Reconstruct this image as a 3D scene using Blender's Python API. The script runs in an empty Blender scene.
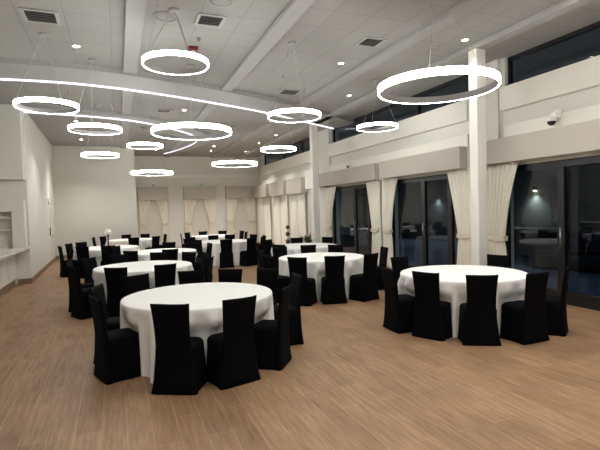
import bpy, bmesh, math, random
from mathutils import Vector, Matrix
PI = math.pi
S = bpy.context.scene
C = S.collection
random.seed(7)

# ------------------------------------------------------------------ helpers
def lin(c):
    return tuple(((v/255)/12.92 if v/255 <= .04045 else ((v/255+.055)/1.055)**2.4) for v in c)

def mat(name, rgb, rough=.6, metal=0.0, spec=.5, bump=0.0, bscale=40, var=0.0):
    m = bpy.data.materials.new(name); m.use_nodes = True
    nt = m.node_tree; b = nt.nodes['Principled BSDF']
    c = lin(rgb)
    b.inputs['Base Color'].default_value = (*c, 1)
    b.inputs['Roughness'].default_value = rough
    b.inputs['Metallic'].default_value = metal
    b.inputs['Specular IOR Level'].default_value = spec
    if bump or var:
        tc = nt.nodes.new('ShaderNodeTexCoord'); n = nt.nodes.new('ShaderNodeTexNoise')
        n.inputs['Scale'].default_value = bscale; n.inputs['Detail'].default_value = 4
        nt.links.new(tc.outputs['Object'], n.inputs['Vector'])
        if bump:
            bp = nt.nodes.new('ShaderNodeBump'); bp.inputs['Strength'].default_value = bump; bp.inputs['Distance'].default_value = .01
            nt.links.new(n.outputs['Fac'], bp.inputs['Height']); nt.links.new(bp.outputs['Normal'], b.inputs['Normal'])
        if var:
            r = nt.nodes.new('ShaderNodeMapRange'); r.inputs['To Min'].default_value = 1-var; r.inputs['To Max'].default_value = 1+var
            mx = nt.nodes.new('ShaderNodeVectorMath'); mx.operation = 'SCALE'; mx.inputs[0].default_value = c
            nt.links.new(n.outputs['Fac'], r.inputs['Value']); nt.links.new(r.outputs['Result'], mx.inputs['Scale'])
            nt.links.new(mx.outputs['Vector'], b.inputs['Base Color'])
    return m

def emit(name, rgb, strength):
    m = bpy.data.materials.new(name); m.use_nodes = True
    b = m.node_tree.nodes['Principled BSDF']
    b.inputs['Base Color'].default_value = (.8, .8, .8, 1)
    b.inputs['Emission Color'].default_value = (*lin(rgb), 1)
    b.inputs['Emission Strength'].default_value = strength
    return m

class MB:
    def __init__(s): s.v = []; s.f = []
    def add(s, vs, fs):
        o = len(s.v); s.v += [tuple(v) for v in vs]; s.f += [tuple(i+o for i in f) for f in fs]; return s
    def box(s, x0, x1, y0, y1, z0, z1):
        return s.add([(x, y, z) for x in (x0, x1) for y in (y0, y1) for z in (z0, z1)],
                     [(0,1,3,2), (4,6,7,5), (0,4,5,1), (2,3,7,6), (0,2,6,4), (1,5,7,3)])
    def prism(s, pts, z0, z1):
        n = len(pts)
        return s.add([(x, y, z0) for x, y in pts]+[(x, y, z1) for x, y in pts],
                     [tuple(range(n))[::-1], tuple(range(n, 2*n))]+[(i, (i+1) % n, n+(i+1) % n, n+i) for i in range(n)])
    def rings(s, rs, cap=True, closed=True):
        n = len(rs[0]); vs = [p for r in rs for p in r]; fs = []
        for k in range(len(rs)-1):
            for i in range(n if closed else n-1):
                j = (i+1) % n; fs.append((k*n+i, k*n+j, (k+1)*n+j, (k+1)*n+i))
        if cap: fs += [tuple(range(n))[::-1], tuple((len(rs)-1)*n+i for i in range(n))]
        return s.add(vs, fs)
    def lathe(s, prof, n=24, cx=0, cy=0, cap=True):
        return s.rings([[(cx+r*math.cos(2*PI*i/n), cy+r*math.sin(2*PI*i/n), z) for i in range(n)] for r, z in prof], cap)
    def tube(s, a, b, r, n=8):
        a = Vector(a); b = Vector(b); d = (b-a).normalized()
        u = d.orthogonal().normalized(); w = d.cross(u)
        return s.rings([[p+u*r*math.cos(2*PI*i/n)+w*r*math.sin(2*PI*i/n) for i in range(n)] for p in (a, b)])
    def build(s, name, m, parent=None, smooth=False, bevel=0, solid=0):
        me = bpy.data.meshes.new(name); me.from_pydata(s.v, [], s.f); me.validate()
        bm = bmesh.new(); bm.from_mesh(me); bmesh.ops.recalc_face_normals(bm, faces=bm.faces); bm.to_mesh(me); bm.free()
        me.materials.append(m)
        if smooth:
            for p in me.polygons: p.use_smooth = True
        o = bpy.data.objects.new(name, me); C.objects.link(o); o.parent = parent
        if solid:
            d = o.modifiers.new('thick', 'SOLIDIFY'); d.thickness = solid; d.offset = 0
        if bevel:
            d = o.modifiers.new('edge', 'BEVEL'); d.width = bevel; d.segments = 2; d.limit_method = 'ANGLE'
        return o

def tag(o, label, cat, group=None, kind=None):
    o['label'] = label; o['category'] = cat
    if group: o['group'] = group
    if kind: o['kind'] = kind
    return o
def thing(name, label, cat, loc=(0,0,0), rz=0, group=None, kind=None):
    o = bpy.data.objects.new(name, None); C.objects.link(o)
    o.location = loc; o.rotation_euler = (0, 0, rz); o.empty_display_size = .1
    return tag(o, label, cat, group, kind)
def struct(o, label, cat):
    return tag(o, label, cat, None, 'structure')
def dup(root, loc, rz, label):
    r = root.copy(); C.objects.link(r); r.location = loc; r.rotation_euler = (0, 0, rz); r['label'] = label
    for ch in list(root.children):
        c = ch.copy(); C.objects.link(c); c.parent = r
        for g in list(ch.children):
            d = g.copy(); C.objects.link(d); d.parent = c
    return r

# ------------------------------------------------------------------ materials
M_wall = mat('wall_paint', (211, 209, 200), .75, bump=.03, bscale=120)
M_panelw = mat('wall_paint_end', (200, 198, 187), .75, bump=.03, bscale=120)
M_trim = mat('trim_paint', (222, 217, 206), .5)
M_fascia = mat('fascia_paint', (222, 219, 208), .55)
M_col = mat('column_paint', (228, 225, 216), .5)
M_beam = mat('beam_paint', (161, 160, 158), .6)
M_base = mat('baseboard_wood_tile', (128, 104, 86), .5, var=.15, bscale=6)
M_black = mat('black_slipcover', (4, 4, 6), .9, spec=.1, bump=.15, bscale=300)
M_cloth = mat('white_cloth', (238, 236, 232), .85, spec=.2, bump=.05, bscale=250)
M_table = mat('table_wood', (150, 120, 90), .5)
M_curt = mat('cream_curtain', (230, 225, 212), .85, spec=.2, bump=.08, bscale=200)
M_tie = mat('curtain_tie', (214, 204, 184), .85, spec=.2)
M_val = mat('valance_fabric', (180, 172, 162), .85, spec=.2, bump=.1, bscale=90, var=.05)
M_shade = mat('roller_shade', (206, 201, 191), .85, spec=.2, bump=.05, bscale=120)
M_frame = mat('bronze_frame', (18, 18, 19), .4, spec=.5)
M_chrome = mat('brushed_steel', (150, 150, 150), .3, metal=1)
M_metal = mat('ring_metal', (190, 190, 192), .5)
M_cable = mat('cable_steel', (190, 188, 184), .4, metal=.5)
M_vent = mat('vent_white', (166, 165, 161), .6)
M_dark = mat('vent_dark', (40, 40, 42), .7)
M_cab = mat('cabinet_paint', (216, 210, 200), .55, var=.03, bscale=8)
M_counter = mat('counter_stone', (222, 216, 206), .3, var=.04, bscale=20)
M_white = mat('white_plastic', (228, 226, 222), .4)
M_lens = mat('dark_lens', (14, 14, 16), .15)
M_red = mat('red_plastic', (105, 20, 22), .4)
M_pot = mat('dark_pot', (46, 42, 40), .5)
M_leafd = mat('leaf_dark', (30, 42, 26), .6, var=.3, bscale=30)
M_leaf = mat('leaf_green', (74, 84, 56), .6, var=.3, bscale=30)
M_stem = mat('stem_brown', (62, 48, 36), .7)
M_flower = mat('flower_white', (236, 234, 228), .7)
M_vase = mat('vase_dark', (34, 34, 36), .2)
M_patio = mat('patio_paver', (96, 112, 134), .6, var=.25, bscale=3)
M_pwall = mat('patio_wall_stucco', (118, 124, 116), .8, var=.08, bscale=5)
M_sofa = mat('outdoor_dark', (34, 35, 40), .7)
RING = emit('ring_diffuser', (250, 252, 250), 20)
STRIP = emit('strip_diffuser', (240, 240, 255), .9)
DOWN = emit('downlight_lens', (255, 244, 224), 25)
SCONCE = emit('sconce_lens', (255, 236, 200), 14)

def floor_mat():
    m = bpy.data.materials.new('wood_plank_floor'); m.use_nodes = True
    nt = m.node_tree; N = nt.nodes; L = nt.links; b = N['Principled BSDF']
    tc = N.new('ShaderNodeTexCoord')
    mp = N.new('ShaderNodeMapping'); mp.inputs['Rotation'].default_value = (0, 0, PI/2)
    L.new(tc.outputs['Object'], mp.inputs['Vector'])
    br = N.new('ShaderNodeTexBrick'); br.offset = .37; br.offset_frequency = 2
    br.inputs['Scale'].default_value = 1; br.inputs['Brick Width'].default_value = 1.22; br.inputs['Row Height'].default_value = .2
    br.inputs['Mortar Size'].default_value = .0035; br.inputs['Mortar Smooth'].default_value = .3; br.inputs['Bias'].default_value = 0
    br.inputs['Color1'].default_value = (*lin((141, 109, 80)), 1); br.inputs['Color2'].default_value = (*lin((155, 122, 91)), 1)
    br.inputs['Mortar'].default_value = (*lin((168, 138, 107)), 1)
    L.new(mp.outputs['Vector'], br.inputs['Vector'])
    ms = N.new('ShaderNodeMapping'); ms.inputs['Scale'].default_value = (13, 1.1, 1)
    L.new(tc.outputs['Object'], ms.inputs['Vector'])
    n = N.new('ShaderNodeTexNoise'); n.inputs['Scale'].default_value = 2.2; n.inputs['Detail'].default_value = 7; n.inputs['Roughness'].default_value = .65
    L.new(ms.outputs['Vector'], n.inputs['Vector'])
    n2 = N.new('ShaderNodeTexNoise'); n2.inputs['Scale'].default_value = 1.7; n2.inputs['Detail'].default_value = 3
    L.new(tc.outputs['Object'], n2.inputs['Vector'])
    a = N.new('ShaderNodeMapRange'); a.inputs['From Min'].default_value = .25; a.inputs['From Max'].default_value = .75; a.inputs['To Min'].default_value = .58; a.inputs['To Max'].default_value = 1.27
    L.new(n.outputs['Fac'], a.inputs['Value'])
    a2 = N.new('ShaderNodeMapRange'); a2.inputs['From Min'].default_value = .3; a2.inputs['From Max'].default_value = .7; a2.inputs['To Min'].default_value = .86; a2.inputs['To Max'].default_value = 1.1
    L.new(n2.outputs['Fac'], a2.inputs['Value'])
    mu = N.new('ShaderNodeMath'); mu.operation = 'MULTIPLY'; L.new(a.outputs['Result'], mu.inputs[0]); L.new(a2.outputs['Result'], mu.inputs[1])
    sc = N.new('ShaderNodeVectorMath'); sc.operation = 'SCALE'
    L.new(br.outputs['Color'], sc.inputs[0]); L.new(mu.outputs['Value'], sc.inputs['Scale'])
    L.new(sc.outputs['Vector'], b.inputs['Base Color'])
    b.inputs['Roughness'].default_value = .5; b.inputs['Specular IOR Level'].default_value = .35
    bp = N.new('ShaderNodeBump'); bp.inputs['Strength'].default_value = .12; bp.inputs['Distance'].default_value = .004
    L.new(n.outputs['Fac'], bp.inputs['Height']); L.new(bp.outputs['Normal'], b.inputs['Normal'])
    return m
def ceil_mat():
    m = bpy.data.materials.new('ceiling_tile'); m.use_nodes = True
    nt = m.node_tree; N = nt.nodes; L = nt.links; b = N['Principled BSDF']
    tc = N.new('ShaderNodeTexCoord')
    br = N.new('ShaderNodeTexBrick'); br.offset = 0; br.inputs['Scale'].default_value = 1
    br.inputs['Brick Width'].default_value = .61; br.inputs['Row Height'].default_value = .61
    br.inputs['Mortar Size'].default_value = .008; br.inputs['Mortar Smooth'].default_value = .2
    br.inputs['Color1'].default_value = (*lin((154, 153, 149)), 1); br.inputs['Color2'].default_value = (*lin((158, 157, 153)), 1)
    br.inputs['Mortar'].default_value = (*lin((138, 137, 133)), 1)
    L.new(tc.outputs['Object'], br.inputs['Vector']); L.new(br.outputs['Color'], b.inputs['Base Color'])
    b.inputs['Roughness'].default_value = .85
    return m
def glass_mat(name, tint, refl):
    m = bpy.data.materials.new(name); m.use_nodes = True
    nt = m.node_tree; N = nt.nodes; L = nt.links
    for n in list(N): N.remove(n)
    out = N.new('ShaderNodeOutputMaterial'); mx = N.new('ShaderNodeMixShader')
    t = N.new('ShaderNodeBsdfTransparent'); t.inputs['Color'].default_value = (*tint, 1)
    g = N.new('ShaderNodeBsdfGlossy'); g.inputs['Roughness'].default_value = .01; g.inputs['Color'].default_value = (refl, refl, refl*1.06, 1)
    lw = N.new('ShaderNodeLayerWeight'); lw.inputs['Blend'].default_value = .5
    pw = N.new('ShaderNodeMath'); pw.operation = 'POWER'; pw.inputs[1].default_value = 4; L.new(lw.outputs['Facing'], pw.inputs[0])
    fr = N.new('ShaderNodeMath'); fr.operation = 'MULTIPLY_ADD'; fr.inputs[1].default_value = .93; fr.inputs[2].default_value = .045; L.new(pw.outputs['Value'], fr.inputs[0])
    L.new(fr.outputs['Value'], mx.inputs['Fac']); L.new(t.outputs['BSDF'], mx.inputs[1]); L.new(g.outputs['BSDF'], mx.inputs[2])
    L.new(mx.outputs['Shader'], out.inputs['Surface'])
    return m
M_floor = floor_mat(); M_ceil = ceil_mat(); M_glass = glass_mat('tinted_glass', (.62, .66, .7), .85)

# ------------------------------------------------------------------ room shell
XR, YB, ZC = 7.16, 24.4, 4.65
YN = -5.0
struct(MB().box(-4.2, 7.5, YN-.2, YB+.3, -.2, 0).build('floor', M_floor), 'light brown wood plank floor across the hall', 'floor')
struct(MB().box(-4.2, 7.5, YN-.2, YB+.3, ZC, ZC+.2).build('ceiling', M_ceil), 'pale grey square tile ceiling', 'ceiling')
struct(MB().box(-4.2, 7.5, YN-.2, YN, 0, ZC).build('wall_front', M_wall), 'cream wall behind the camera', 'wall')
# side wall with the cabinet niche
wl = MB()
wl.box(-4.2, -4.0, YN, 14.0, 0, ZC)
wl.box(-4.0, -2.25, 13.7, 14.0, 2.75, ZC)
wl.box(-4.2, -3.3, 14.0, 14.3, 0, ZC)
wl.prism([(-2.22, 14.0), (-2.42, 21.3), (-3.3, 21.3), (-3.3, 14.0)], 0, ZC)
struct(wl.build('wall_left', M_wall), 'cream side wall behind the beige serving counter', 'wall')
struct(MB().prism([(-2.22, 13.985), (-2.205, 14.0), (-2.405, 21.3), (-2.43, 21.3), (-2.235, 14.0), (-2.52, 14.0), (-2.52, 13.985)], 0, .14).build('baseboard_left', M_base), 'brown baseboard along the cream side wall', 'baseboard')
struct(MB().box(-3.3, .75, 21.3, 21.5, 0, ZC).box(.6, .75, 21.5, YB, 0, ZC).build('wall_back_left', M_panelw), 'bare plain end wall', 'wall')
struct(MB().box(-2.42, .765, 21.285, 21.3, 0, .14).build('baseboard_back_left', M_base), 'brown baseboard under the bare end wall', 'baseboard')
struct(MB().box(.6, 7.5, YB, YB+.2, 0, ZC).build('wall_back', M_wall), 'cream back wall with three curtained windows', 'wall')
struct(MB().box(.75, 7.16, YB-.1, YB, 3.58, 3.7).build('trim_1', M_trim), 'cream cornice ledge across the back wall', 'trim')
# window wall
B1, B2, B3 = (2.6, 7.1), (8.1, 11.25), (11.85, 15.05)
CL = [(1.5, 7.0), (7.95, 14.95), (16.5, 23.2)]
wr = MB()
for a, b in [(YN, B1[0]), (B1[1], B2[0]), (B2[1], B3[0]), (B3[1], YB+.2)]:
    wr.box(XR, XR+.3, a, b, 0, 2.52)
wr.box(XR, XR+.3, YN, YB+.2, 2.52, 4.05)
for a, b in [(YN, CL[0][0]), (CL[0][1], CL[1][0]), (CL[1][1], CL[2][0]), (CL[2][1], YB+.2)]:
    wr.box(XR, XR+.3, a, b, 4.05, ZC)
struct(wr.build('wall_right', M_wall), 'cream window wall with glass doors and high windows', 'wall')
struct(MB().box(XR-.06, XR, 7.12, 7.92, 0, ZC).build('trim_2', M_wall), 'cream wall pier beside the front column', 'trim')
struct(MB().box(XR-.06, XR, 15.0, 16.55, 0, ZC).build('trim_3', M_wall), 'cream wall pier beside the rear column', 'trim')
n = 4
for (a, b), (l1, l2) in zip(CL, [('before the front column',)*2, ('between the two columns',)*2, ('behind the rear column',)*2]):
    struct(MB().box(XR-.13, XR, a-.02, b+.02, 3.6, 4.05).build('trim_%d' % n, M_fascia, bevel=.008), 'cream ledge band under the high window ' + l1, 'trim'); n += 1
    struct(MB().box(XR-.11, XR, a-.02, b-.06, 2.56, 3.3).build('trim_%d' % n, M_fascia, bevel=.008), 'cream lintel band above the valances ' + l2, 'trim'); n += 1
struct(MB().box(XR-.015, XR, B3[1], 24.4, 0, .14).build('baseboard_right', M_base), 'brown baseboard along the window wall', 'baseboard')

# ceiling beams, soffits
for i, (x, y0, y1, l) in enumerate([(.2, YN, 9.85, 'over the cabinet side'), (2.32, YN, 10.85, 'over the frontmost table'), (4.62, YN, 12.1, 'over the window side')]):
    struct(MB().box(x, x+.26, y0, y1, ZC-.07, ZC).build('trim_%d' % n, M_beam, bevel=.01), 'long grey ceiling beam ' + l, 'trim'); n += 1
struct(MB().box(6.0, 6.22, YN, YB, ZC-.1, ZC).build('trim_%d' % n, M_beam, bevel=.01), 'grey ceiling beam resting on the columns', 'trim'); n += 1
for x, y0, y1, l in [(.2, 11.2, YB, 'behind the first light strip, cabinet side'), (2.32, 12.1, YB, 'behind the first light strip, middle'), (4.62, 13.4, YB, 'behind the first light strip, window side')]:
    struct(MB().box(x, x+.24, y0, y1, ZC-.05, ZC).build('trim_%d' % n, M_beam, bevel=.01), 'grey ceiling beam ' + l, 'trim'); n += 1

def smooth_curve(P, sub=8):
    P = [Vector(p) for p in P]; out = []
    for i in range(len(P)-1):
        a, b, c, d = P[max(i-1, 0)], P[i], P[i+1], P[min(i+2, len(P)-1)]
        for k in range(sub):
            t = k/sub
            out.append(.5*((2*b)+(c-a)*t+(2*a-5*b+4*c-d)*t*t+(3*b-a-3*c+d)*t**3))
    return out+[P[-1]]
def band(P, w, z0, z1):                      # vertical-sided band along a plan curve, width w to the camera side
    m = MB(); rs = []
    for i, p in enumerate(P):
        t = (P[min(i+1, len(P)-1)]-P[max(i-1, 0)]).normalized(); nrm = Vector((t.y, -t.x))
        q = p+nrm*w
        rs.append([(p.x, p.y, z0), (p.x, p.y, z1), (q.x, q.y, z1), (q.x, q.y, z0)])
    return m.rings(rs)
c1 = smooth_curve([(-2.25, 10.81), (-1.5, 10.74), (-.7, 10.76), (.14, 10.92), (1.0, 11.2), (2.0, 11.6), (3.1, 12.1), (4.0, 12.56), (5.4, 13.45), (7.05, 14.5)])
c2 = smooth_curve([(-2.22, 14.1), (-1.3, 14.22), (-.2, 14.45), (.6, 14.8), (1.3, 15.35), (2.0, 16.15), (2.6, 17.0), (2.95, 18.0), (2.95, 19.2), (2.75, 20.4), (2.45, 21.6), (2.1, 22.6)])
struct(band(c1, 1.05, ZC-.1, ZC).build('trim_%d' % n, M_beam), 'curved grey soffit band holding the first light strip', 'trim'); n += 1
struct(band(c2, .5, ZC-.08, ZC).build('trim_%d' % n, M_beam), 'curved grey soffit band holding the second light strip', 'trim'); n += 1
def strip(P, z, label):
    t = thing('led_strip_light', label, 'light', (0, 0, 0), 0, 'led strips on the ceiling')
    band(P, .024, z-.03, z-.004).build('diffuser', STRIP, t)
    band([p+Vector((0, .02)) for p in P], .018, z-.04, z).build('channel', M_metal, t)
strip(c1, ZC-.1, 'long curved white light strip sweeping across the whole ceiling')
strip(c2, ZC-.08, 'shorter white light strip bending back on the ceiling further inside')

# columns
for y, l in [(6.6, 'white square column behind the table by the glass doors'), (14.05, 'white square column standing deeper in the hall by the potted plants')]:
    t = thing('column', l, 'column', (6.1, y, 0), 0, 'white columns', 'structure')
    MB().box(-.105, .105, -.105, .105, 0, ZC-.1).build('shaft', M_col, t, bevel=.012)
    MB().box(-.12, .12, -.12, .12, 0, .12).build('plinth', M_base, t)

# ------------------------------------------------------------------ glass doors and windows in the window wall
def glass_bay(num, y0, y1, bars, handles, label):
    t = thing('door_%d' % num, label, 'door', (XR+.1, (y0+y1)/2, 0), 0, None, 'structure')
    h = (y1-y0)/2; f = MB()
    f.box(-.05, .05, -h, -h+.07, 0, 2.52); f.box(-.05, .05, h-.07, h, 0, 2.52)
    f.box(-.05, .05, -h, h, 2.4, 2.52); f.box(-.05, .05, -h, h, 0, .22)
    f.build('frame', M_frame, t, bevel=.004)
    ys = [-h+.07]+[b-(y0+y1)/2 for b in bars]+[h-.07]
    for b in ys[1:-1]:
        MB().box(-.045, .045, b-.07, b+.07, .22, 2.4).build('stile', M_frame, t, bevel=.004)
    for a, b in zip(ys[:-1], ys[1:]):
        MB().box(-.006, .006, a, b, .22, 2.4).build('pane', M_glass, t)
    for hb in handles:
        q = hb-(y0+y1)/2
        o = MB().tube((-.1, q, .95), (-.1, q, 1.35), .014).tube((-.1, q, 1.0), (-.045, q, 1.0), .01).tube((-.1, q, 1.3), (-.045, q, 1.3), .01).build('handle', M_chrome, t, True)
        o['label'] = 'steel pull handle'
    return t
glass_bay(1, *B1, [5.84, 4.6], [5.8], 'dark framed glass doors nearest the front of the window wall')
glass_bay(2, *B2, [9.75, 8.75], [9.7], 'dark framed glass doors between the two curtained pairs in mid wall')
glass_bay(3, *B3, [13.4, 12.5], [13.35], 'dark framed glass doors deepest in the window wall')
def high_window(num, y0, y1, bars, label):
    t = thing('window_%d' % num, label, 'window', (XR+.12, (y0+y1)/2, 4.05), 0, None, 'structure')
    h = (y1-y0)/2; f = MB()
    f.box(-.04, .04, -h, -h+.05, 0, .6); f.box(-.04, .04, h-.05, h, 0, .6); f.box(-.04, .04, -h, h, .53, .6); f.box(-.04, .04, -h, h, 0, .03)
    f.build('frame', M_frame, t)
    ys = [-h+.05]+[b-(y0+y1)/2 for b in bars]+[h-.05]
    for b in ys[1:-1]: MB().box(-.04, .04, b-.03, b+.03, .03, .53).build('mullion', M_frame, t)
    for a, b in zip(ys[:-1], ys[1:]): MB().box(-.005, .005, a, b, .03, .53).build('pane', M_glass, t)
high_window(1, *CL[0], [3.6], 'long dark high window before the front column')
high_window(2, *CL[1], [9.95, 12.3], 'long dark high window between the columns')
high_window(3, *CL[2], [18.0, 20.3], 'long dark high window behind the rear column')

# ------------------------------------------------------------------ curtained windows on the back wall and window wall
def shade_window(num, loc, rz, w, label):
    t = thing('window_%d' % num, label, 'window', loc, rz, None, 'structure')      # local x along wall, -y into room
    f = MB(); f.box(-w/2, -w/2+.06, -.03, 0, .3, 2.6).box(w/2-.06, w/2, -.03, 0, .3, 2.6).box(-w/2, w/2, -.03, 0, .24, .32).box(-w/2, w/2, -.03, 0, 2.55, 2.62)
    f.build('frame', M_trim, t)
    MB().box(-w/2+.06, w/2-.06, -.02, -.012, .33, 2.55).build('shade', M_shade, t)
def valance(loc, rz, w, h, dep, label):
    t = MB()
    t.box(-w/2, w/2, -dep, -dep+.02, 0, h).box(-w/2, -w/2+.02, -dep+.02, 0, 0, h).box(w/2-.02, w/2, -dep+.02, 0, 0, h).box(-w/2+.02, w/2-.02, -dep+.02, 0, h-.02, h)
    o = t.build('valance', M_val, None, bevel=.004); o.location = loc; o.rotation_euler = (0, 0, rz)
    return tag(o, label, 'valance', 'box valances over the curtains')
def curtain(loc, rz, w, htop, sweep, label, tie=True, folds=7, tiew=.45, seed=0, ztie=1.05):
    """local x along the wall, -y into the room; sweep +1: gathered to the +x edge, -1: to the -x edge, 0: straight"""
    rnd = random.Random(seed); ph = rnd.random()*6
    t = thing('curtain', label, 'curtain', loc, rz, 'cream curtains')
    nx, nz = folds*8, 30; rows = []
    for k in range(nz+1):
        z = .03+(htop-.03)*k/nz
        if sweep == 0: f = 1-.05*math.sin(PI*k/nz)
        elif z > ztie: u = (z-ztie)/(htop-ztie); f = tiew+(1-tiew)*(u**1.5*(.75)+.25*u)
        else: u = 1-z/ztie; f = tiew+(.12)*math.sin(u*PI/2)
        row = []
        for i in range(nx+1):
            s = i/nx
            if sweep > 0: x = w/2-w*f*(1-s)
            elif sweep < 0: x = -w/2+w*f*s
            else: x = w*f*(s-.5)
            a = .035*(1 if sweep == 0 else .75+.35*f)
            y = -.08+a*math.cos(2*PI*folds*s+ph+.25*math.sin(z*2+seed))+.012*math.sin(5*s+z*3)
            if sweep and abs(z-ztie) < .12: y = -.08+(y+.08)*(.55+.45*abs(z-ztie)/.12)
            row.append((x, y, z))
        rows.append(row)
    MB().rings(rows, cap=False, closed=False).build('drape', M_curt, t, True, solid=.006)
    if tie and sweep:
        x1 = w/2-w*tiew-.01 if sweep > 0 else -w/2+w*tiew+.01; x0 = w/2 if sweep > 0 else -w/2
        m = MB(); pr = []
        for i in range(13):
            s = i/12; x = x0+(x1-x0)*s; dz = .05-.1*math.sin(s*PI)*.5+.06*(1-s)
            pr.append([(x, -.135, ztie-.04+dz), (x, -.135, ztie+.045+dz), (x, -.125, ztie+.045+dz), (x, -.125, ztie-.04+dz)])
        m.rings(pr); m.box(min(x1, x1+.012*sweep), max(x1, x1+.012*sweep), -.13, -.02, ztie, ztie+.1)
        o = m.build('tieback', M_tie, t)
RW = -PI/2    # window wall: local x = -world y, local -y = -world x
def rwloc(y, z, x=XR): return (x, y, z)
# window wall valances and curtains (local +x points to the camera end)
valance(rwloc(13.7, 2.57, XR-.11), RW, 4.4, .47, .2, 'beige box valance over the deepest glass doors')
valance(rwloc(9.6, 2.57, XR-.11), RW, 3.28, .47, .2, 'beige box valance over the glass doors in mid wall')
valance(rwloc(5.0, 2.57, XR-.11), RW, 4.85, .47, .2, 'long beige box valance over the front glass doors')
curtain(rwloc(14.95, 0), RW, .9, 2.6, -1, 'cream tied curtain beside the rear column, at deepest glass doors', seed=1, folds=6)
curtain(rwloc(12.02, 0), RW, .84, 2.6, 1, 'cream tied curtain between two glass doors, deeper of the pair', seed=2, folds=6, tiew=.55)
curtain(rwloc(11.06, 0), RW, .78, 2.6, -1, 'cream tied curtain between two glass doors, nearer of the pair', seed=3, folds=6, tiew=.5)
curtain(rwloc(8.24, 0), RW, .86, 2.6, 1, 'cream tied curtain just behind the front white column', seed=4, folds=6, tiew=.55)
curtain(rwloc(7.0, 0), RW, .86, 2.6, -1, 'cream tied curtain just in front of the white column, by front glass doors', seed=5, folds=7, tiew=.55)
for i, (a, b, l) in enumerate([(17.2, 18.95, 'first of three behind the rear column'), (19.4, 21.35, 'second of three behind the rear column'), (21.95, 24.1, 'third of three, in the back corner')]):
    shade_window(4+i, (XR, (a+b)/2, 0), RW, b-a-.3, 'curtained side window, '+l)
    valance(rwloc((a+b)/2, 2.42), RW, b-a, .65, .3, 'beige box valance on the window wall, '+l)
    w = (b-a)*.46
    curtain(rwloc(b-w/2-.02, 0, XR-.03), RW, w, 2.5, 0, 'cream straight curtain, deeper half, valance '+l, seed=20+i, folds=6)
    curtain(rwloc(a+w/2+.02, 0, XR-.03), RW, w, 2.5, 0, 'cream straight curtain, nearer half, valance '+l, seed=30+i, folds=6)
for i, (a, b, l) in enumerate([(.95, 2.4, 'next to the bare end wall'), (3.17, 4.8, 'in the middle of the back wall'), (5.36, 7.0, 'in the corner of the back wall')]):
    c = (a+b)/2; w = b-a
    shade_window(7+i, (c, YB, 0), 0, w-.2, 'shaded window between tied curtains '+l)
    valance((c, YB, 2.43), 0, w, .65, .25, 'beige box valance '+l)
    wc = w*.42
    curtain((a+wc/2+.02, YB-.02, 0), 0, wc, 2.5, -1, 'cream tied curtain, cabinet side of window '+l, seed=40+i, folds=6, tiew=.5, ztie=1.15)
    curtain((b-wc/2-.02, YB-.02, 0), 0, wc, 2.5, 1, 'cream tied curtain, far side of window '+l, seed=50+i, folds=6, tiew=.5, ztie=1.15)

# ------------------------------------------------------------------ outside the glass
struct(MB().box(7.46, 22, -8, 28, -.2, -.03).build('patio_pavement', M_patio), 'blue grey patio paving outside the glass doors', 'pavement')
struct(MB().box(15.0, 15.3, -8, 28, -.03, 3.2).build('patio_wall', M_pwall), 'grey garden wall across the dark patio', 'wall')
t = thing('wall_sconce', 'small lit wall lamp on the garden wall outside the front doors', 'lamp', (15.0, 13.2, 2.35))
MB().box(-.1, 0, -.06, .06, -.1, .1).build('housing', M_frame, t)
MB().box(-.09, -.01, -.05, .05, -.115, -.1).build('lens', SCONCE, t)
for y in (13.2, 7.0, 19.0):                        # sconce beam, plus two added beams without lamps to light the garden wall
    l = bpy.data.lights.new('patio_beam', 'SPOT'); l.energy = 60; l.spot_size = 2.4; l.spot_blend = 1; l.shadow_soft_size = .05; l.color = (.95, 1, .96)
    o = bpy.data.objects.new('patio_beam', l); C.objects.link(o); o.location = (14.86, y, 2.2); o.rotation_euler = (0, .35, 0)
for y in (3.0, 5.0, 9.6, 13.4):                    # added unseen spots, brightening the paving outside the doors
    l = bpy.data.lights.new('patio_fill', 'SPOT'); l.energy = 42; l.spot_size = 2.5; l.spot_blend = 1; l.shadow_soft_size = .06; l.color = (.86, .92, 1)
    o = bpy.data.objects.new('patio_fill', l); C.objects.link(o); o.location = (8.6, y, 3.4)
t = thing('outdoor_counter', 'dark outdoor counter seen through the front glass doors', 'counter', (13.0, 11.3, -.03))
MB().box(-.4, .4, -1.6, 1.6, 0, .9).build('body', M_sofa, t); MB().box(-.45, .45, -1.7, 1.7, .9, .95).build('counter_top', M_pwall, t)
t = thing('outdoor_sofa', 'dark low sofa on the patio seen through the front glass doors', 'sofa', (11.2, 8.6, -.03), .2)
MB().box(-.4, .4, -.9, .9, .08, .42).build('seat', M_sofa, t, bevel=.04); MB().box(.25, .42, -.9, .9, .42, .8).build('backrest', M_sofa, t, bevel=.04)
for a in (-1.02, .9): MB().box(-.4, .42, a, a+.12, 0, .6).build('armrest', M_sofa, t, bevel=.03)

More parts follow.
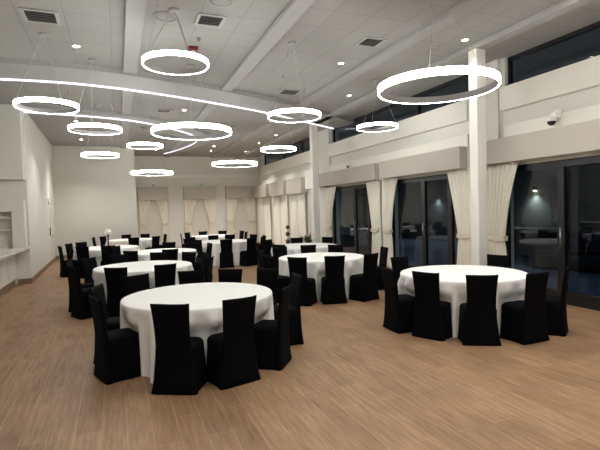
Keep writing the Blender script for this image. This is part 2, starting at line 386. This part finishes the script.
# ------------------------------------------------------------------ cabinet niche
def base_cabinet(y0, y1, label):
    t = thing('base_cabinet', label, 'cabinet', (-2.56, (y0+y1)/2, 0), 0, 'base cabinets in the niche')
    h = (y1-y0)/2
    MB().box(-.53, -.02, -h, h, .14, .94).build('body', M_cab, t)
    MB().box(-.53, -.03, -h, h, 0, .14).build('plinth', M_base, t)
    for a, b in ((-h, 0), (0, h)):
        d = MB().box(-.02, 0, a+.01, b-.01, .16, .93)
        o = d.build('door', M_cab, t, bevel=.003)
        MB().box(0, .012, a+.01, a+.08, .16, .93).box(0, .012, b-.08, b-.01, .16, .93).box(0, .012, a+.08, b-.08, .16, .24).box(0, .012, a+.08, b-.08, .85, .93).build('panel_frame', M_cab, o)
for y0, y1, l in [(9.02, 10.6, 'beige base cabinet under the counter, cut by the photo edge'), (10.62, 12.2, 'beige base cabinet under the counter, middle one'), (12.22, 13.98, 'beige base cabinet under the counter, beside the brown baseboard')]:
    base_cabinet(y0, y1, l)
tag(MB().prism([(-3.1, 9.0), (-2.2, 9.0), (-2.2, 13.98), (-3.6, 13.98), (-3.6, 13.3), (-3.1, 12.9)], .94, .99).build('countertop', M_counter, None, bevel=.006), 'pale stone countertop over the beige cabinets', 'countertop')
t = thing('shelf_unit', 'beige open shelf unit standing on the pale countertop', 'shelf', (-2.9, 13.96, .99))
MB().box(-.62, .37, -.03, 0, 0, .93).build('back_panel', M_cab, t)
MB().box(.37, .65, -.36, 0, 0, 1.21).build('side_panel', M_cab, t, bevel=.004)
MB().box(-.68, -.62, -.36, 0, 0, 1.21).build('side_panel', M_cab, t, bevel=.004)
MB().box(-.62, .37, -.36, 0, .93, 1.21).build('top', M_cab, t, bevel=.004)
for z in (.44, .76): MB().box(-.62, .37, -.34, -.03, z, z+.035).build('shelf', M_cab, t)
# side door
t = thing('door_4', 'plain cream door with casing in the side wall near the corner', 'door', (-2.4, 19.9, 0), math.atan2(-.2, 7.3)*-1, None, 'structure')
MB().box(0, .03, -.5, -.42, 0, 2.15).box(0, .03, .42, .5, 0, 2.15).box(0, .03, -.42, .42, 2.07, 2.15).build('casing', M_trim, t)
MB().box(0, .018, -.42, .42, .01, 2.07).build('leaf', M_fascia, t)
MB().tube((.02, -.35, 1.02), (.07, -.35, 1.02), .012).tube((.07, -.35, 1.02), (.07, -.24, 1.02), .011).build('handle', M_lens, t, True)
t = thing('fire_alarm', 'small white alarm box on the side wall near the door', 'alarm', (-2.36, 18.9, 2.2))
MB().box(-.02, .05, -.09, .09, 0, .2).build('body', M_white, t, bevel=.01); MB().box(.05, .058, -.05, .05, .02, .08).build('grille', M_dark, t)
t = thing('card_reader', 'small dark reader plate on the side wall below the alarm', 'switch', (-2.372, 19.15, 1.05))
MB().box(-.02, .035, -.06, .06, 0, .3).build('plate', M_dark, t, bevel=.006)

# ------------------------------------------------------------------ ceiling fittings
RINGS = [(.84, 6.76, 3.9, .914, 'small ring light high above the frontmost table, by the red strobe'),
 (3.93, 4.97, 3.33, 1.524, 'largest looking ring light, hanging before the front white column'),
 (1.41, 9.22, 3.36, 1.524, 'wide ring light over the row behind the frontmost table'),
 (2.89, 7.47, 3.4, .914, 'small ring light whose loop crosses the first light strip'),
 (-.98, 8.29, 3.53, .914, 'small ring light closest to the cabinet niche'),
 (-.33, 9.37, 3.37, .914, 'small ring light just below a round ceiling speaker, cabinet side'),
 (-.38, 13.2, 3.34, .914, 'small ring light seen against the top of the bare end wall'),
 (.74, 13.04, 3.59, .914, 'small ring light next to the bend of the second light strip'),
 (3.78, 15.52, 3.38, 1.524, 'wide ring light over the table before the back windows'),
 (3.96, 11.45, 3.36, .914, 'small ring light in line with the rear high window'),
 (1.26, 18.44, 3.31, 1.524, 'lowest looking ring light, over the table by the bare end wall'),
 (5.52, 9.09, 3.59, .914, 'small ring light close to the high windows between the columns')]
for x, y, z, D, l in RINGS:
    t = thing('ring_light', l, 'light', (x, y, z), 0, 'hanging ring lights')
    R = D/2; h = .044*(1 if D > 1 else .74); w = .042 if D > 1 else .03; n_ = 72
    def rg(r, zz): return [(r*math.cos(2*PI*i/n_), r*math.sin(2*PI*i/n_), zz) for i in range(n_)]
    MB().rings([rg(R-w*.5, -h), rg(R-w, -h), rg(R-w, h), rg(R-.004, h), rg(R-.004, -h+.004), rg(R-w*.5, -h+.004), rg(R-w*.5, -h)], cap=False).build('body', M_metal, t, False)
    MB().rings([rg(R-w*.5, -h-.001), rg(R-.002, -h-.001), rg(R, -h+.004), rg(R, h-.003), rg(R-.003, h-.003), rg(R-.003, -h+.002), rg(R-w*.5, -h+.002), rg(R-w*.5, -h-.001)], cap=False).build('diffuser', RING, t, True)
    zt = ZC-z
    MB().lathe([(.07, zt-.03), (.075, zt-.025), (.075, zt-.001)], 20).build('canopy', M_beam, t)
    for k in range(3):
        a = 2*PI*k/3+x
        MB().tube(((R-w*.6)*math.cos(a), (R-w*.6)*math.sin(a), h-.01), (.03*math.cos(a), .03*math.sin(a), zt-.028), .0035, 6).build('cable', M_cable, t)
def spot(x, y):
    l = bpy.data.lights.new('downlight_beam', 'SPOT'); l.energy = 45 if y < 12 else 110 if y < 18 else 150; l.spot_size = 1.9; l.spot_blend = .8; l.shadow_soft_size = .06; l.color = (1, .975, .93)
    o = bpy.data.objects.new('downlight_beam', l); C.objects.link(o); o.location = (x, y, ZC-.02)
for x, y, l in [(4.21, 8.24, 'small lit downlight in the ceiling beside a vent, window side'), (5.6, 10.54, 'small lit downlight ahead of the high window between the columns'),
 (5.72, 6.46, 'small lit downlight beside the top of the front column'), (5.75, 4.6, 'small lit downlight at the photo top by the high window'), (1.83, 13.28, 'small lit downlight between the two light strips'),
 (5.76, 16.88, 'small lit downlight behind the rear column'), (5.72, 19.05, 'small lit downlight close to the back corner'), (-.55, 8.71, 'tiny lit downlight above the ring by the cabinet niche'),
 (-1.09, 15.63, 'small lit downlight near the bare end wall'), (4.03, 20.29, 'small lit downlight in front of the back wall'), (1.7, 21.9, 'tiny added downlight above the window next to the bare end wall'), (4.2, 21.9, 'tiny added downlight above the middle back window'), (5.9, 21.9, 'tiny added downlight in the back corner'), (-1.2, 19.4, 'tiny lit downlight right before the bare end wall')]:  # the three nearest the back wall are added to brighten it
    t = thing('downlight', l, 'light', (x, y, ZC), 0, 'ceiling downlights')
    MB().lathe([(.07, 0), (.074, -.006), (.052, -.01), (.045, -.002)], 20, cap=False).build('trim_ring', M_white, t)
    MB().lathe([(.046, -.002), (.046, -.005)], 20).build('lens', DOWN, t)
    spot(x, y)
for x in (-.6, 2.0, 3.9, 5.5):
    for y in (3.6, 1.2, -1.4): spot(x, y)      # added spots without fixtures, carrying the downlights on over the unseen front
for x, y, s, l in [(-.92, 7.56, .48, 'square ceiling vent over the cabinet side, at the photo top'), (1.39, 6.97, .42, 'square ceiling vent beside the ring by the red strobe'), (4.18, 7.04, .42, 'square ceiling vent ahead of the second beam, window side'),
 (4.0, 10.61, .5, 'square ceiling vent in front of the first light strip'), (1.3, 13.5, .4, 'small dark vent behind the first light strip'), (2.95, 15.0, .45, 'flat vent behind the first light strip, window side'), (.95, 16.3, .4, 'small dark vent close to the second light strip')]:
    t = thing('ceiling_vent', l, 'vent', (x, y, ZC), 0, 'square ceiling vents')
    q = s/2
    MB().box(-q+.04, q-.04, -q+.04, q-.04, -.004, 0).build('backing', M_dark, t)
    MB().box(-q, q, -q, -q+.05, -.015, 0).box(-q, q, q-.05, q, -.015, 0).box(-q, -q+.05, -q+.05, q-.05, -.015, 0).box(q-.05, q, -q+.05, q-.05, -.015, 0).build('frame', M_vent, t)
    for k in range(6):
        yy = -q+.05+(s-.1)*(k+.5)/6
        MB().add([(-q+.05, yy-.014, -.022), (q-.05, yy-.014, -.022), (q-.05, yy+.006, -.004), (-q+.05, yy+.006, -.004), (-q+.05, yy-.010, -.022), (q-.05, yy-.010, -.022), (q-.05, yy+.010, -.004), (-q+.05, yy+.010, -.004)],
                 [(0,1,2,3), (4,7,6,5), (0,4,5,1), (3,2,6,7), (0,3,7,4), (1,5,6,2)]).build('slat', M_vent, t)
for x, y, l in [(.75, 7.04, 'round ceiling speaker beside the first beam'), (1.42, 6.3, 'round ceiling speaker at the photo top by a vent'), (5.46, 7.08, 'round ceiling speaker near the front column')]:
    t = thing('ceiling_speaker', l, 'speaker', (x, y, ZC), 0, 'round ceiling speakers')
    MB().lathe([(.17, 0), (.175, -.012), (.15, -.016), (.15, 0)], 28, cap=False).build('trim_ring', M_vent, t, True)
    MB().lathe([(.15, -.006), (.15, -.009), (.08, -.013)], 28).build('grille', mat('speaker_grille', (150, 148, 145), .7) if 'speaker_grille' not in bpy.data.materials else bpy.data.materials['speaker_grille'], t, True)
t = thing('strobe_light', 'small red fire strobe on the ceiling behind a ring light', 'alarm', (1.32, 8.19, ZC))
MB().box(-.08, .08, -.06, .06, -.06, .004).build('body', M_red, t, bevel=.01); MB().box(-.03, .03, -.03, .03, -.085, -.06).build('lens', M_white, t, bevel=.008)
for x, y in [(1.35, 7.75), (3.4, 9.4), (-.95, 11.9), (3.0, 11.1)]:
    t = thing('sprinkler_head', 'tiny ceiling sprinkler head in the tile ceiling', 'sprinkler', (x, y, ZC), 0, 'ceiling sprinklers')
    MB().lathe([(.04, .003), (.035, -.01), (.012, -.012), (.012, -.04), (.025, -.042), (.025, -.046)], 14).build('head', M_chrome, t)
def camera_dome(loc, rz, s, label):
    t = thing('security_camera', label, 'camera', loc, rz, 'wall cameras')
    MB().box(-.05*s, .05*s, -.1*s, 0, .06*s, .16*s).box(-.075*s, .075*s, -.012, .004, .03*s, .2*s).build('bracket', M_white, t, bevel=.006)
    MB().lathe([(.07*s, .07*s), (.085*s, .05*s), (.085*s, .0)], 20, 0, -.14*s).build('housing', M_white, t, True)
    MB().lathe([(.07*s, 0), (.062*s, -.035*s), (.035*s, -.062*s), (.001, -.07*s)], 20, 0, -.14*s).build('dome', M_lens, t, True)
camera_dome((XR-.11, 5.75, 3.16), RW, 1.0, 'white dome camera above the long front valance')
camera_dome((XR-.11, 13.3, 3.12), RW, .7, 'small dome camera above the valance of the deepest glass doors')
camera_dome((1.7, YB, 3.2), 0, .7, 'small dark camera above the valance next to the bare end wall')
camera_dome((4.1, YB, 3.2), 0, .7, 'small dark camera above the valance in the middle of the back wall')

# ------------------------------------------------------------------ tables and chairs
def cloth_mesh(seed, chairs, R=.915, H=.765):
    rnd = random.Random(seed); n_ = 288
    nf = rnd.choice((15, 16, 17)); p1, p2, p3 = (rnd.random()*6.28 for _ in range(3))
    def fold(a):
        v = math.cos(nf*a+p1+.9*math.sin(3*a+p2))
        return (.5+.5*v)**1.5*(.75+.35*math.sin(2*a+p3))
    rs = []
    for r, z in [(.001, H), (.3, H), (.6, H), (.84, H), (.895, H-.001), (.911, H-.006), (R+.003, H-.018)]:
        rs.append([(r*math.cos(2*PI*i/n_), r*math.sin(2*PI*i/n_), z) for i in range(n_)])
    K = 16
    def limit(a):                                  # chair seats tuck the cloth in under the table edge
        best = 9.0
        for ang, rb, _ in chairs:
            d = (a-math.radians(ang)+PI) % (2*PI)-PI
            if abs(d) < 1.2:
                t = abs(math.sin(d))*R; fr = rb-.22-.217
                best = min(best, max(.84, fr-.012) + max(0, t-.23)*3)
        return best
    lim = [limit(2*PI*i/n_) for i in range(n_)]
    for k in range(1, K+1):
        u = k/K; z = (H-.018)*(1-u)+.006*u
        w = min(1, max(0, (.62-z)/.15)); w = w*w*(3-2*w)
        row = []
        for i in range(n_):
            a = 2*PI*i/n_
            r = R+.003+.005*u+(.165*fold(a)-.05)*u**.55*min(1, u/.12)
            if lim[i] < r: r = r+(lim[i]-r)*w
            row.append((r*math.cos(a), r*math.sin(a), z))
        rs.append(row)
    return MB().rings(rs, cap=False)
def supr(a, b, n_=32, p=5.0, cx=0, cy=0):
    out = []
    for i in range(n_):
        t = 2*PI*(i+.5)/n_; c, s = math.cos(t), math.sin(t)
        out.append((cx+a*math.copysign(abs(c)**(2/p), c), cy+b*math.copysign(abs(s)**(2/p), s)))
    return out
def make_chair():
    t = thing('banquet_chair', 'x', 'chair', (0, 0, 0), 0, 'black slipcovered chairs round the tables')
    rs = []                                        # seat with floor-length skirt; front towards +y
    for z, a, b, cy in [(.004, .228, .205, .012), (.06, .222, .2, .012), (.2, .213, .194, .01), (.36, .208, .19, .008), (.43, .208, .19, .008), (.452, .203, .186, .008), (.466, .19, .175, .008), (.474, .15, .14, .006), (.478, .07, .07, .004)]:
        rs.append([(x*(1+.02*math.sin(9*y+z*5)), y, z) for x, y in supr(a, b, 36, 6 if z < .45 else 4.5, 0, cy)])
    MB().rings(rs).build('seat', M_black, t, True)
    rs = []
    for z, a, th, cy in [(.004, .238, .045, -.185), (.05, .225, .04, -.185), (.15, .208, .034, -.183), (.32, .19, .03, -.182), (.48, .176, .027, -.185), (.62, .178, .025, -.197), (.75, .184, .023, -.214), (.84, .192, .021, -.228), (.885, .197, .018, -.236)]:
        rs.append([(x, y, z+(.016*(abs(x)/a)**3 if z > .8 else 0)) for x, y in supr(a, th, 36, 5, 0, cy)])
    a, cy = .194, -.238
    rs.append([(x, y, .893+.016*(abs(x)/a)**3) for x, y in supr(a, .008, 36, 5, 0, cy)])
    MB().rings(rs).build('backrest', M_black, t, True)
    return t
proto = make_chair(); used = [False]
def place_chair(tx, ty, ang, rb, label, turn=0):
    a = math.radians(ang); r = rb-.22
    x, y = tx+r*math.cos(a), ty+r*math.sin(a)
    rz = a+PI/2+math.radians(turn)                 # local +y points to the table centre
    if not used[0]:
        used[0] = True; proto.location = (x, y, 0); proto.rotation_euler = (0, 0, rz); proto['label'] = label; return proto
    return dup(proto, (x, y, 0), rz, label)
TABLES = [
 (.9, 5.81, 'the frontmost table', 'frontmost round table under a white cloth, bare floor before it',
  [(-110, 1.27, 'back to the camera, cabinet side'), (-81, 1.24, 'back to the camera, window side'), (-46, 1.19, 'near window-side corner, seen from its side'), (2, 1.33, 'window side, behind the near corner chair'), (36, 1.45, 'on the window side, far corner'), (60, 1.28, 'far side, second from window-side corner'), (86, 1.26, 'facing the camera, middle of the far side'), (120, 1.38, 'facing the camera, far cabinet-side corner'), (160, 1.25, 'on the cabinet side, further of two'), (-161, 1.22, 'cabinet side, nearer of two, seat sideways')]),
 (4.82, 5.58, 'the glass door table', 'round white-clothed table by the front glass doors and white column',
  [(-155, 1.13, 'on the cabinet side of the near edge'), (-120, 1.21, 'back to the camera, near edge middle'), (174, 1.22, 'seen from its side, cabinet-side end'), (101, 1.32, 'far side, in front of the curtain'), (24, 1.36, 'far side, facing the camera before the column'), (-85, 1.26, 'near edge, window-side corner'), (-53, 1.37, 'outermost one before the glass pane')]),
 (4.0, 8.95, 'the mid-hall table', 'round white-clothed table in mid hall between the front two',
  [(-132, 1.42, 'near side, cabinet half'), (-103, 1.28, 'back to the camera, middle'), (-70, 1.36, 'near side, window half'), (-9, 1.42, 'alone at the window-side end by the curtain'), (79, 1.45, 'far side, middle'), (52, 1.36, 'far side, window half'), (-162, 1.4, 'at the cabinet-side end'), (110, 1.4, 'far side, cabinet half'), (146, 1.33, 'far cabinet-side corner')]),
 (.43, 9.51, 'the table right behind the frontmost', 'round white-clothed table right behind the frontmost one',
  [(-111, 1.38, 'near side, cabinet half'), (-78, 1.33, 'near side, window half'), (-150, 1.36, 'near cabinet-side corner'), (174, 1.33, 'cabinet-side end'), (13, 1.3, 'window-side end'), (-28, 1.33, 'near window-side corner'), (74, 1.33, 'far side, window half'), (110, 1.33, 'far side, cabinet half'), (140, 1.33, 'far cabinet-side corner'), (42, 1.33, 'far window-side corner')]),
 (1.03, 12.8, 'the third table back', 'round white-clothed table, third back in the cabinet-side row',
  [(-86, 1.3, 'back to the camera'), (-124, 1.4, 'near cabinet-side corner'), (76, 1.45, 'alone on the far side'), (144, 1.4, 'far cabinet-side corner'), (8, 1.33, 'window-side end'), (38, 1.33, 'far window-side corner'), (-28, 1.33, 'near window-side corner')]),
 (-.35, 15.4, 'the white flower table', 'round white-clothed table carrying the tall white flowers',
  [(152, 1.25, 'cabinet-side end'), (126, 1.36, 'far cabinet-side corner'), (-118, 1.33, 'near side, in front of the white drape'), (-160, 1.33, 'near cabinet-side corner'), (-88, 1.33, 'near side, hiding the drape')]),
 (.45, 19.3, 'the bare end wall table', 'round white-clothed table close to the bare end wall',
  [(97, 1.45, 'far side, middle'), (66, 1.45, 'far side, window half'), (-88, 1.33, 'back to the camera'), (12, 1.33, 'window-side end'), (142, 1.33, 'far cabinet-side corner'), (168, 1.4, 'cabinet-side end'), (-52, 1.36, 'near window-side corner')]),
 (3.35, 15.6, 'the table before the back windows', 'round white-clothed table before the back windows, one chair centred in front',
  [(-100, 1.4, 'centred in front'), (95, 1.42, 'far side, cabinet half'), (70, 1.45, 'far side, window half'), (137, 1.33, 'far cabinet-side corner'), (178, 1.33, 'cabinet-side end'), (31, 1.42, 'far window-side corner'), (-6, 1.36, 'window-side end'), (-38, 1.42, 'near window-side corner'), (-143, 1.33, 'near cabinet-side corner'), (-64, 1.4, 'near side, window half')]),
 (4.82, 11.95, 'the potted plant table', 'round white-clothed table by the topiary and potted fern',
  [(122, 1.33, 'far cabinet-side corner'), (78, 1.33, 'far side, middle'), (38, 1.4, 'far window-side corner'), (-140, 1.4, 'near cabinet-side corner'), (178, 1.33, 'cabinet-side end')]),
 (3.7, 19.3, 'the last deepest table', 'last round white-clothed table, deepest before the back windows',
  [(15, 1.33, 'window-side end'), (62, 1.33, 'far side, window half'), (100, 1.33, 'far side, middle'), (136, 1.33, 'far cabinet-side corner'), (-28, 1.38, 'near window-side corner'), (172, 1.33, 'cabinet-side end')]),
]
TURN = {(0, -110): -8, (0, -81): 6, (0, -161): 0, (0, -46): 10}
for i, (x, y, short, lab, chs) in enumerate(TABLES):
    t = thing('round_table', lab, 'table', (x, y, 0), 0, 'round banquet tables')
    cloth_mesh(11+i, chs).build('tablecloth', M_cloth, t, True)
    MB().lathe([(.02, .73), (.9, .73), (.905, .735), (.905, .752), (.9, .757), (.02, .757)], 48).build('tabletop', M_table, t)
    for k in range(4):
        a = PI/4+k*PI/2
        MB().tube((.6*math.cos(a), .6*math.sin(a), 0), (.6*math.cos(a), .6*math.sin(a), .731), .018).build('leg', M_chrome, t)
    for ang, rb, l in chs:
        place_chair(x, y, ang, rb, 'black slipcovered chair at %s, %s' % (short, l), TURN.get((i, ang), random.Random(int(ang*7+i)).uniform(-4, 4)))

# ------------------------------------------------------------------ plants and flowers
def leaf_ball(m, cx, cy, cz, R, n_, size, rnd, squash=1):
    for _ in range(n_):
        d = Vector((rnd.gauss(0, 1), rnd.gauss(0, 1), rnd.gauss(0, 1))).normalized()
        p = Vector((cx, cy, cz))+Vector((d.x, d.y, d.z*squash))*R*rnd.uniform(.72, 1)
        u = d.cross(Vector((rnd.gauss(0, 1), rnd.gauss(0, 1), rnd.gauss(0, 1)))).normalized(); v = (d*.6+u.cross(d)).normalized()
        s = size*rnd.uniform(.7, 1.2)
        m.add([p-u*s*.4, p+v*s*.6+d*.01, p+u*s*.4, p+v*s*1.2, p-d*.004], [(0, 1, 2), (0, 4, 2), (0, 1, 3), (1, 2, 3)])
    return m
rnd = random.Random(3)
t = thing('topiary', 'slim dark topiary with three clipped balls in a pot by the curtains', 'plant', (6.62, 18.25, 0))
MB().lathe([(.1, 0), (.14, .22), (.15, .24), (.13, .24), (.12, .2)], 20).build('pot', M_pot, t, True)
MB().tube((0, 0, .2), (0, 0, 1.05), .012).build('trunk', M_stem, t)
for z, r in [(.42, .1), (.74, .085), (1.03, .07)]:
    m = MB().lathe([(.001, z-r*.8), (r*.6, z-r*.55), (r*.8, z), (r*.6, z+r*.55), (.001, z+r*.8)], 14)
    leaf_ball(m, 0, 0, z, r, 130, .035, rnd).build('foliage', M_leafd, t)
t = thing('potted_fern', 'bushy green fern in a pot beside the topiary', 'plant', (6.62, 16.0, 0))
MB().lathe([(.15, 0), (.2, .47), (.21, .5), (.185, .5), (.17, .43)], 20).build('pot', M_pot, t, True)
m = MB()
for k in range(46):
    a = rnd.random()*6.28; el = rnd.uniform(.5, 1.4); Ln = rnd.uniform(.42, .66); prev = None
    for q in range(8):
        s = q/7
        p = Vector((math.cos(a)*math.cos(el)*Ln*s, math.sin(a)*math.cos(el)*Ln*s, 0.46+Ln*math.sin(el)*s-.22*s*s*(1.4-el*.6)))
        sd = Vector((-math.sin(a), math.cos(a), 0))*.035*math.sin(PI*min(1, s+.12)*.95)
        if prev is not None and q:
            m.add([prev[0], p-sd, p+sd, prev[1], p+Vector((0, 0, .012))], [(0, 1, 4), (0, 4, 3), (4, 2, 3)])
        prev = (p-sd, p+sd)
m.build('fronds', M_leaf, t)
t = thing('flower_vase', 'tall dark vase with a white flower bunch on a far table', 'vase', (-.32, 15.35, .765))
MB().lathe([(.06, 0), (.065, .01), (.025, .04), (.022, .3), (.04, .4), (.035, .4), (.02, .3)], 18).build('vase', M_vase, t, True)
leaf_ball(MB().lathe([(.001, .4), (.05, .44), (.065, .48), (.04, .53), (.001, .55)], 12), 0, 0, .49, .085, 110, .045, rnd, .75).build('bouquet', M_flower, t)

# ------------------------------------------------------------------ world, camera, colour
for x, y in ((5.0, 1.6), (1.2, -1.0), (-.5, 1.0)):      # added point lights without fixtures, filling in from behind the camera
    l = bpy.data.lights.new('front_fill', 'POINT'); l.energy = 38; l.shadow_soft_size = .5; l.color = (.98, 1, .98)
    o = bpy.data.objects.new('front_fill', l); C.objects.link(o); o.location = (x, y, 3.5)
w = bpy.data.worlds.new('night'); S.world = w; w.use_nodes = True
w.node_tree.nodes['Background'].inputs['Color'].default_value = (.035, .045, .045, 1)
w.node_tree.nodes['Background'].inputs['Strength'].default_value = .35
cam = bpy.data.cameras.new('camera'); co = bpy.data.objects.new('camera', cam); C.objects.link(co); S.camera = co
yaw, pit, rol, H, f = .3751, -.0355, -.0273, 1.7963, 460.4954
fw = Vector((math.sin(yaw)*math.cos(pit), math.cos(yaw)*math.cos(pit), math.sin(pit)))
r = Vector((math.cos(yaw), -math.sin(yaw), 0)); u = r.cross(fw)
r2 = r*math.cos(rol)+u*math.sin(rol); u2 = -r*math.sin(rol)+u*math.cos(rol)
co.matrix_world = Matrix(((r2.x, u2.x, -fw.x, 0), (r2.y, u2.y, -fw.y, 0), (r2.z, u2.z, -fw.z, H), (0, 0, 0, 1)))
cam.sensor_width = 36; cam.sensor_fit = 'HORIZONTAL'; cam.lens = f/600*36; cam.clip_end = 200
S.view_settings.view_transform = 'Standard'; S.view_settings.look = 'None'
S.view_settings.gamma = 1; S.view_settings.use_curve_mapping = False
S.view_settings.exposure = 1.27
S.cycles.max_bounces = 10; S.cycles.diffuse_bounces = 6; S.cycles.transparent_max_bounces = 12
S.cycles.use_denoising = True
S.cycles.sample_clamp_indirect = 6
